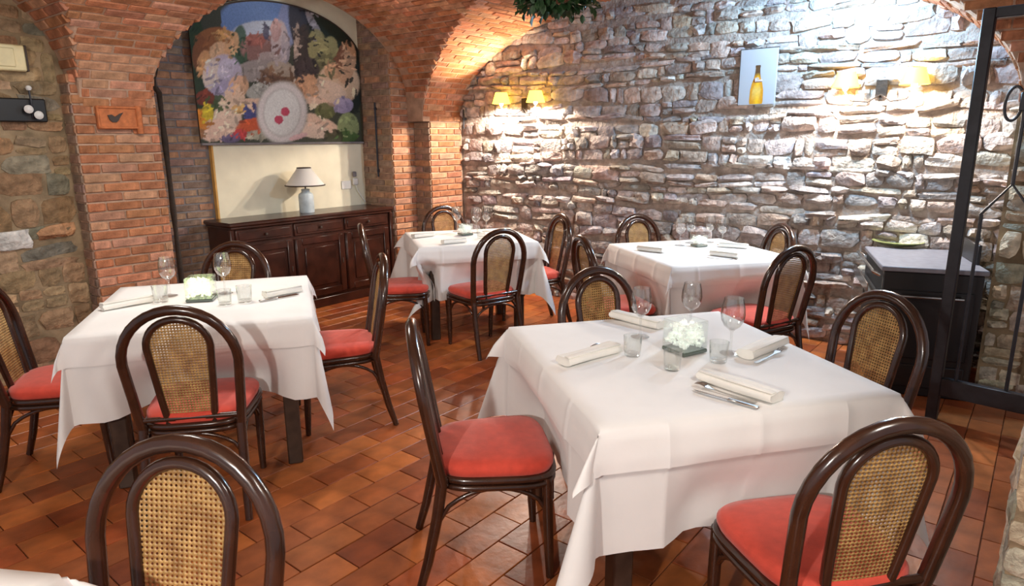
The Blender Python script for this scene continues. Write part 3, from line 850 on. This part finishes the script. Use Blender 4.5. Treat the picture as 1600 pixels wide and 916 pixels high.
sk = thing('wall_socket', 'pale double wall socket with plugged cable beside the table lamp', 'socket', (M0+.046, 4.36, 1.10))
obj('plate', MB().box((.005, 0, 0), (.010, .12, .085), .003), white_m, sk)
pg = obj('plug', MB().box((.025, .10, .03), (.03, .06, .07), .008), shade_m, sk)
obj('cable', MB().tube([(.03, .10, 0), (.02, .13, -.06), (.012, .18, -.13), (.012, .23, -.19)], .005, 6), shade_m, sk)
obj('adapter', MB().box((.02, .10, .105), (.025, .045, .055), .008), grey_m, sk)

# arched picture --------------------------------------------------------------------------------
def arched_picture():
    n0, n1, zb = 2.87, 4.60, 1.535
    def top(n):
        x = (n-3.735)/.90; return 2.30+.46*math.sqrt(max(0, 1-x*x))
    t = thing('arched_picture', 'large arched picture with figures and a plate of cherries above the sideboard', 'picture', (M0+.046, 0, 0))
    B = [ # crop px centre, radii, rotation, colour, softness
     (520,120,260,130,0,(.16,.28,.58)), (500,200,170,60,0,(.55,.62,.72)), (640,140,60,150,.2,(.25,.30,.50)),
     (40,250,60,140,0,(.02,.05,.015)), (60,560,60,120,0,(.02,.04,.015)), (330,300,40,120,.1,(.05,.11,.06)),
     (470,300,110,75,0,(.28,.15,.13)), (430,250,60,30,0,(.38,.14,.11)), (585,270,45,120,0,(.52,.45,.46)), (500,200,16,40,0,(.10,.10,.16)), (560,190,25,60,0,(.50,.33,.32)), (620,300,24,90,0,(.40,.36,.40)), (520,350,60,24,0,(.40,.34,.32)),
     (430,440,120,55,-.2,(.33,.29,.27)), (580,470,95,55,0,(.20,.11,.06)), (600,430,80,35,.3,(.42,.34,.26)), (540,500,70,25,0,(.14,.07,.04)),
     (770,220,90,230,-.3,(.025,.022,.022)), (930,200,150,150,.5,(.02,.03,.02)), (720,330,40,150,.1,(.05,.035,.03)), (800,160,18,90,-.5,(.35,.33,.36)), (690,260,14,100,.05,(.42,.33,.27)),
     (820,300,50,100,-.1,(.32,.29,.13)), (890,310,45,70,.2,(.36,.32,.14)), (860,420,70,70,0,(.14,.13,.06)), (1040,450,60,220,0,(.015,.02,.015)), (760,440,60,70,0,(.06,.04,.04)),
     (165,245,95,60,-.3,(.34,.13,.04)), (90,330,40,90,.1,(.24,.09,.03)), (220,330,60,60,0,(.74,.48,.28)), (285,280,35,70,.3,(.70,.42,.22)), (110,400,34,75,.2,(.68,.36,.16)), (240,220,50,30,0,(.62,.34,.12)),
     (235,470,95,110,.2,(.50,.45,.58)), (160,460,45,80,.1,(.70,.60,.52)), (250,430,40,60,.4,(.58,.54,.66)), (230,560,60,60,.2,(.36,.32,.46)), (200,640,70,40,0,(.06,.09,.03)), (120,610,50,40,0,(.20,.04,.02)),
     (330,535,52,55,0,(.70,.42,.25)), (290,640,60,100,.3,(.76,.56,.40)), (260,740,75,80,0,(.78,.60,.46)), (190,810,85,55,-.3,(.74,.52,.40)), (410,640,80,26,-.1,(.72,.50,.36)), (330,680,40,25,0,(.66,.40,.14)),
     (95,750,55,60,0,(.68,.24,.02)), (140,710,28,55,0,(.62,.48,.03)), (60,830,60,30,0,(.30,.14,.06)),
     (410,690,38,45,0,(.06,.07,.22)), (400,790,75,45,-.3,(.58,.10,.03)), (330,835,45,28,0,(.55,.06,.06)), (450,840,60,25,0,(.42,.40,.30)), (280,860,50,25,0,(.14,.11,.20)),
     (470,560,80,40,-.3,(.40,.40,.36)), (660,545,70,30,.1,(.42,.34,.26)),
     (950,520,110,110,.1,(.74,.52,.34)), (870,570,110,60,.2,(.74,.56,.42)), (1000,390,48,110,.15,(.66,.38,.22)), (960,360,20,70,.2,(.25,.10,.05)), (920,440,48,42,0,(.62,.36,.20)), (760,540,60,70,-.6,(.64,.36,.20)), (700,560,40,50,0,(.50,.26,.14)),
     (830,640,70,30,.3,(.72,.50,.36)), (860,780,110,38,.5,(.74,.52,.38)), (790,810,90,40,.2,(.72,.56,.44)), (870,690,55,42,0,(.13,.14,.05)), (980,655,52,42,0,(.40,.34,.50)), (1010,790,55,75,0,(.28,.34,.15)), (1000,850,60,30,0,(.06,.12,.03)), (920,850,50,40,0,(.05,.05,.02)),
     (600,700,156,192,.05,(.42,.40,.36)), (600,700,146,182,.05,(.70,.66,.64)), (600,700,116,148,.05,(.48,.47,.44)), (600,700,108,140,.05,(.72,.73,.70)), (620,695,27,27,0,(.50,.01,.07)), (580,745,27,27,0,(.50,.01,.07)), (700,850,60,16,-.3,(.62,.40,.40))]
    B = [(a, b, c*1.18, d*1.18, e, f_) for a, b, c, d, e, f_ in B[:-7]]+B[-7:]
    rs = random.Random(77); base = list(B)
    for _ in range(650):
        bx, by, rx, ry, ro, col = rs.choice(base[3:-7])
        k = rs.uniform(.45, 1.5); a_ = rs.uniform(0, 6.28); q = rs.random()**.5
        B.append((bx+rx*q*math.cos(a_), by+ry*q*math.sin(a_), rs.uniform(8, 34), rs.uniform(4, 11), rs.uniform(0, 3.1), tuple(min(.85, c_*k) for c_ in col)))
    plate = base[-7:]; B = [b for b in B if b not in plate]+plate
    NU, NV = 200, 140; v = []; f = []; tint = []; r = random.Random(2)
    grain = np.random.RandomState(4).rand(NU+2, NV+2)
    for i in range(NU+1):
        n = n0+(n1-n0)*i/NU; zt = top(n)
        for j in range(NV+1):
            z = zb+(zt-zb)*j/NV; v.append((.020, n, z))
            qq = prj((M0+.066, n, z)); px = (qq[0]-290)*3.98 + (grain[i, j]-.5)*4; py = qq[1]*3.98 + (grain[i, (j*7+3) % NV]-.5)*4
            c = (.05, .055, .035)
            for bx, by, rx, ry, ro, col in B:
                dx, dy = px-bx, py-by
                if abs(dx) > 300 or abs(dy) > 300: continue
                ca, sa = math.cos(ro), math.sin(ro); u = (dx*ca+dy*sa)/rx; w = (-dx*sa+dy*ca)/ry; d = u*u+w*w
                if d < 1.15:
                    k = min(1, (1.15-d)/.22)*.92; sh_ = 1.0-.28*max(0, (u+w)*.5)
                    c = tuple(c[q]*(1-k)+col[q]*sh_*k for q in range(3))
            g = .94+.12*grain[(i*3) % NU, (j*5) % NV]
            tint.append(tuple(q*g for q in c))
    for i in range(NU):
        for j in range(NV): q = i*(NV+1)+j; f.append((q, q+NV+1, q+NV+2, q+1))
    link('print', mesh('print', v, f, paint_m, None, tint), t)
    poly = [(n0, zb)]+[(n, top(n)) for n in np.linspace(n0, n1, 40)]+[(n1, zb)]
    mb = MB(); k = len(poly); mb.add([(.001, a, b) for a, b in poly]+[(.018, a, b) for a, b in poly], [tuple(range(k)), tuple(range(2*k-1, k-1, -1))]+[((i+1) % k, i, k+i, k+(i+1) % k) for i in range(k)])
    obj('backing', mb, brown_m, t, None)
    obj('bottom_rail', MB().box((.018, (n0+n1)/2, zb-.010), (.036, n1-n0, .020), .003), grey_m, t)
    ed = MB().tube([(.016, n, top(n)+.004) for n in np.linspace(n0, n1, 40)], .008, 6).tube([(.016, n1+.004, zb), (.016, n1+.004, top(n1))], .007, 6)
    obj('edge', ed, brown_m, t)
arched_picture()

# bottle picture on the stone wall --------------------------------------------------------------
bt = thing('bottle_picture', 'white poster board of an amber bottle on the stone wall', 'picture', (-1.86, WB-.045, 1.80))
obj('board', MB().box((0, .0, .205), (.28, .022, .41), .002), board_m, bt, 30)
obj('edge_strip', MB().box((-.142, 0, .205), (.005, .026, .415), .001).box((0, 0, .4125), (.288, .026, .005), .001), brown_m, bt, 30)
v = []; f = []; tint = []
prof = [(.0, .048), (.02, .052), (.10, .050), (.15, .040), (.19, .026), (.23, .019), (.262, .017), (.275, .020), (.285, .018)]
for i, (z, w) in enumerate(prof):
    for k in range(9):
        s = k/8*2-1; v.append((s*w, -.0125, .006+z))
        amb = (.62+.25*math.exp(-((s-.1)/.35)**2), .26+.22*math.exp(-((s-.1)/.35)**2), .015)
        if z > .20: amb = (.10, .05, .02)
        if .06 < z < .14 and abs(s) < .7: amb = (.70, .45, .10)
        tint.append(amb)
for i in range(len(prof)-1):
    for k in range(8): q = i*9+k; f.append((q, q+1, q+10, q+9))
link('bottle_print', mesh('bottle_print', v, f, paint_m, None, tint), bt)

# sconces ---------------------------------------------------------------------------------------
def sconce(m, label, e, colr, up):
    t = thing('wall_sconce', label, 'wall lamp', (m, WB-.035, 1.90), 0, 'twin wall sconces on the stone wall')
    obj('back_plate', MB().box((0, -.008, -.03), (.075, .018, .14), .006), dark_m, t)
    for s in (-1, 1):
        obj('arm', MB().tube([(0, -.02, -.06), (s*.07, -.06, -.11), (s*.17, -.10, -.10), (s*.21, -.11, -.04), (s*.21, -.11, .0)], .006, 7), dark_m, t, 60)
        sd = obj('shade', MB().lathe([(.090, -.01), (.058, .095), (.055, .095), (.087, -.01), (.090, -.01)], 22, (s*.21, -.11, .0)), amber_m, t, 60)
        b = obj('bulb', MB().lathe([(0, -.03), (.010, -.028), (.020, -.012), (.018, .008), (.010, .022), (.010, .03), (0, .03)], 14, (s*.21, -.11, -.005)), bulb_m, t, 60)
        light('sconce_light', 'SPOT', (m+s*.21, WB-.16, 1.90-.035), e, colr, .03, target=(m+s*.21, WB-.16, 0), spot=math.radians(164), blend=.12)
        light('sconce_uplight', 'SPOT', (m+s*.21, WB-.16, 1.90+.10), e*up, (1.0, .74, .50), .03, target=(m+s*.21-.35, WB-.45, 2.6), spot=math.radians(95), blend=.5)
sconce(-4.12, 'twin-arm wall sconce near the corner pillar', 85, (1.0, .88, .76), .55)
sconce(-1.0, 'twin-arm wall sconce above the black stove', 58, (1.0, .90, .80), .12)

# small fittings --------------------------------------------------------------------------------
bar = MB().tube([(-5.45, 4.598, 1.18), (-5.45, 4.598, 1.92)], .009, 7).box((-5.45, 4.604, 1.86), (.03, .02, .03), .003).box((-5.45, 4.604, 1.24), (.03, .02, .03), .003)
o = obj('iron_bar', bar, iron_m); tag(o, 'thin vertical iron bar on the brick beside the picture', 'bar')
bar = MB().tube([(-4.93, WB-.045, 1.66), (-4.93, WB-.045, 1.86)], .009, 7).box((-4.93, WB-.03, 1.76), (.03, .04, .03), .003)
o = obj('iron_hook', bar, iron_m); tag(o, 'short iron hook at the left end of the stone wall', 'hook')

pq = thing('terracotta_plaque', 'terracotta relief plaque with a dark bird on the brick pillar', 'plaque', (M2+.010, 1.965, 1.635))
obj('slab', MB().box((.012, 0, .075), (.024, .26, .15), .006), terra_m, pq)
obj('border', MB().box((.028, 0, .142), (.012, .25, .016), .004).box((.028, 0, .010), (.012, .25, .016), .004).box((.028, -.122, .075), (.012, .016, .14), .004), terra_m, pq)
obj('scroll', MB().tube([(.022, .135, -.03), (.026, .135, .155)], .020, 10), terra_m, pq)
M_ = Matrix(((0, 1, 0, .030), (1, 0, 0, -.02), (0, 0, 1, .07), (0, 0, 0, 1)))
obj('bird', MB().prism([(-.045, .02), (-.02, .025), (.0, .01), (.03, .03), (.055, .04), (.035, .015), (.02, -.01), (.005, -.025), (-.02, -.025), (-.035, -.01)], -.008, .004, M_), brown_m, pq)

rk = thing('coat_rack', 'black plank coat rack with white porcelain knobs on the left wall', 'coat rack', (-5.135, 1.27, 1.68))
obj('plank', MB().box((.014, 0, .07), (.028, .66, .145), .008), black_m, rk)
for y, zz in ((.22, .075), (.27, .04), (-.12, .07)):
    obj('knob', MB().lathe([(0, 0), (.010, 0), (.010, .02), (.024, .030), (.026, .042), (.014, .054), (0, .056)], 14, M=Matrix.Translation((.026, y, zz)) @ Matrix.Rotation(math.pi/2, 4, 'Y')), white_m, rk)
h = obj('hook', MB().tube([(.03, .245, .02), (.05, .245, .06), (.045, .245, .13), (.040, .245, .19)], .006, 7), iron_m, rk)
obj('tip', MB().lathe([(0, -.018), (.012, -.013), (.018, 0), (.012, .013), (0, .018)], 14, (.040, .245, .205)), white_m, h)

bx = thing('emergency_light', 'cream box-shaped light fitting high on the left stone wall', 'light fitting', (-5.13, 1.34, 2.06))
obj('housing', MB().box((.03, 0, 0), (.06, .36, .155), .008), beige_m, bx)
obj('diffuser', MB().box((.064, -.02, 0), (.010, .28, .11), .004), beige_m, bx)
obj('side_cap', MB().box((.028, .186, 0), (.056, .012, .155), .003), brown_m, bx)

# stove -----------------------------------------------------------------------------------------
fl_ = atz(1380, 416, .80); rz = math.radians(18)
st = thing('stove', 'black stove with grey slab top in front of the stone wall', 'stove', fl_ + Matrix.Rotation(rz, 3, 'Z') @ Vector((.27, .40, -.80)), rz)
obj('body', MB().box((0, 0, .385), (.52, .76, .77), .008), black_m, st)
obj('top_slab', MB().box((0, 0, .785), (.55, .79, .030), .005), stovetop_m, st)
d = obj('oven_door', MB().box((0, -.386, .45), (.44, .016, .42), .006), black_m, st)
obj('handle', MB().tube([(-.16, -.40, .63), (-.16, -.425, .63), (.16, -.425, .63), (.16, -.40, .63)], .008, 7), steel_m, d)
obj('ash_drawer', MB().box((0, -.386, .13), (.44, .016, .14), .005), black_m, st)
obj('side_rail', MB().tube([(-.275, .37, .74), (-.315, .37, .76), (-.315, -.37, .76), (-.275, -.37, .74)], .010, 8), steel_m, st)
obj('side_rack', MB().box((-.30, 0, .62), (.07, .68, .012), .003).box((-.332, 0, .65), (.008, .68, .06), .002), steel_m, st)
obj('splash_board', MB().box((.262, .10, .86), (.02, .58, .12), .004), black_m, st)
ds = obj('serving_dish', MB().lathe([(0, .001), (.08, .001), (.12, .012), (.16, .032), (.165, .034), (.155, .036), (.115, .020), (0, .014)], 28), dish_m, None, 50, atz(1402, 384, .80)); tag(ds, 'shallow olive green dish on top of the stove', 'dish')
ds.location.z = .8005

# iron gate -------------------------------------------------------------------------------------
gt = thing('iron_gate', 'dark iron gate with scrollwork at the right edge', 'gate', (-.345, 4.22, 0), math.radians(-6))
obj('post', MB().box((0, 0, 1.085), (.055, .05, 2.17), .004), iron_m, gt)
obj('post', MB().box((.86, 0, 1.085), (.055, .05, 2.17), .004), iron_m, gt)
obj('top_rail', MB().box((.43, 0, 2.145), (.81, .045, .05), .004), iron_m, gt)
obj('bottom_rail', MB().box((.43, 0, .20), (.81, .045, .10), .004), iron_m, gt)
for x0 in (.20, .43, .66): obj('bar', MB().tube([(x0, 0, 2.13), (x0, 0, 1.32)], .009, 6), iron_m, gt)
for x0 in (.09, .315, .545, .77): obj('bar', MB().tube([(x0, 0, 1.16), (x0, 0, .24)], .009, 6), iron_m, gt)
for x0 in (.20, .43, .66): obj('fork_bar', MB().tube([(x0-.115, 0, 1.16), (x0, 0, 1.32), (x0+.115, 0, 1.16)], .008, 6), iron_m, gt)
for x0 in (.20, .43, .66):
    mb = MB()
    for s in (-1, 1):
        mb.tube([(x0+s*(.012+.075*(1-math.cos(a))/2*1.2*(1-.07*a)), 0, 1.72-.10*math.sin(a)*(1-.06*a)) for a in np.linspace(0, 5.4, 26)], .007, 6)
    mb.box((x0, 0, 1.72), (.045, .022, .09), .004)
    obj('scroll', mb, iron_m, gt)

# hanging plant ---------------------------------------------------------------------------------
pc = W(.22, 3.35, 2.25)
hp = thing('hanging_plant', 'dark green trailing plant hanging from the vault', 'plant', pc)
obj('basket', MB().lathe([(0, -.075), (.05, -.073), (.09, -.04), (.105, .03), (.10, .035), (.085, -.03), (0, -.05)], 18), pot_m, hp)
zc = max(arcM(pc.x, pc.y), arcN(pc.y))-pc.z
obj('hanger', MB().tube([(.10, 0, .03), (0, 0, .25), (0, 0, zc)], .003, 5).tube([(-.06, .08, .03), (0, 0, .25)], .003, 5).tube([(-.06, -.08, .03), (0, 0, .25)], .003, 5), iron_m, hp)
r = random.Random(9)
lv, lf_ = [], []
leafs = [[(0, 0, 0), (.018, .018, .004), (.02, .04, .006), (0, .065, -.004), (-.02, .04, .006), (-.018, .018, .004), (0, .035, -.002)]]
LF = [(0, 1, 6), (1, 2, 6), (2, 3, 6), (3, 4, 6), (4, 5, 6), (5, 0, 6)]
lme = mesh('leaf', leafs[0], LF, leaf_m, 180)
fm = MB()
for i in range(900):
    a = r.uniform(0, 6.283); ph_ = r.uniform(-1.2, .9); rad = (.10 if i >= 280 else .15)+.06*r.random()
    p = Vector((rad*math.cos(a)*1.2*math.cos(ph_), rad*math.sin(a)*1.2*math.cos(ph_), .06+.17*math.sin(ph_)))
    if i % 7 == 0: p = Vector((.17*math.cos(a), .17*math.sin(a), -.02-r.random()*.09))
    R_ = Matrix.Rotation(a-math.pi/2+r.uniform(-.6, .6), 4, 'Z') @ Matrix.Rotation(r.uniform(-1.6, .2), 4, 'X') @ Matrix.Rotation(r.uniform(-.5, .5), 4, 'Y')
    X_ = Matrix.Translation(p) @ R_ @ Matrix.Scale(r.uniform(.45, .85), 4)
    if i < 280: link('leaf', lme, hp, X_)
    else: fm.add(leafs[0], LF, X_)
o = obj('foliage', fm, leaf_m, hp, 180); o['kind'] = 'stuff'
mb = MB()
for i in range(14):
    a = 6.283*i/14; l = r.uniform(.05, .14)
    mb.tube([(.06*math.cos(a), .06*math.sin(a), .03), (.13*math.cos(a), .13*math.sin(a), .05), (.165*math.cos(a), .165*math.sin(a), .02-l)], .003, 5)
obj('stems', mb, leaf_m, hp)
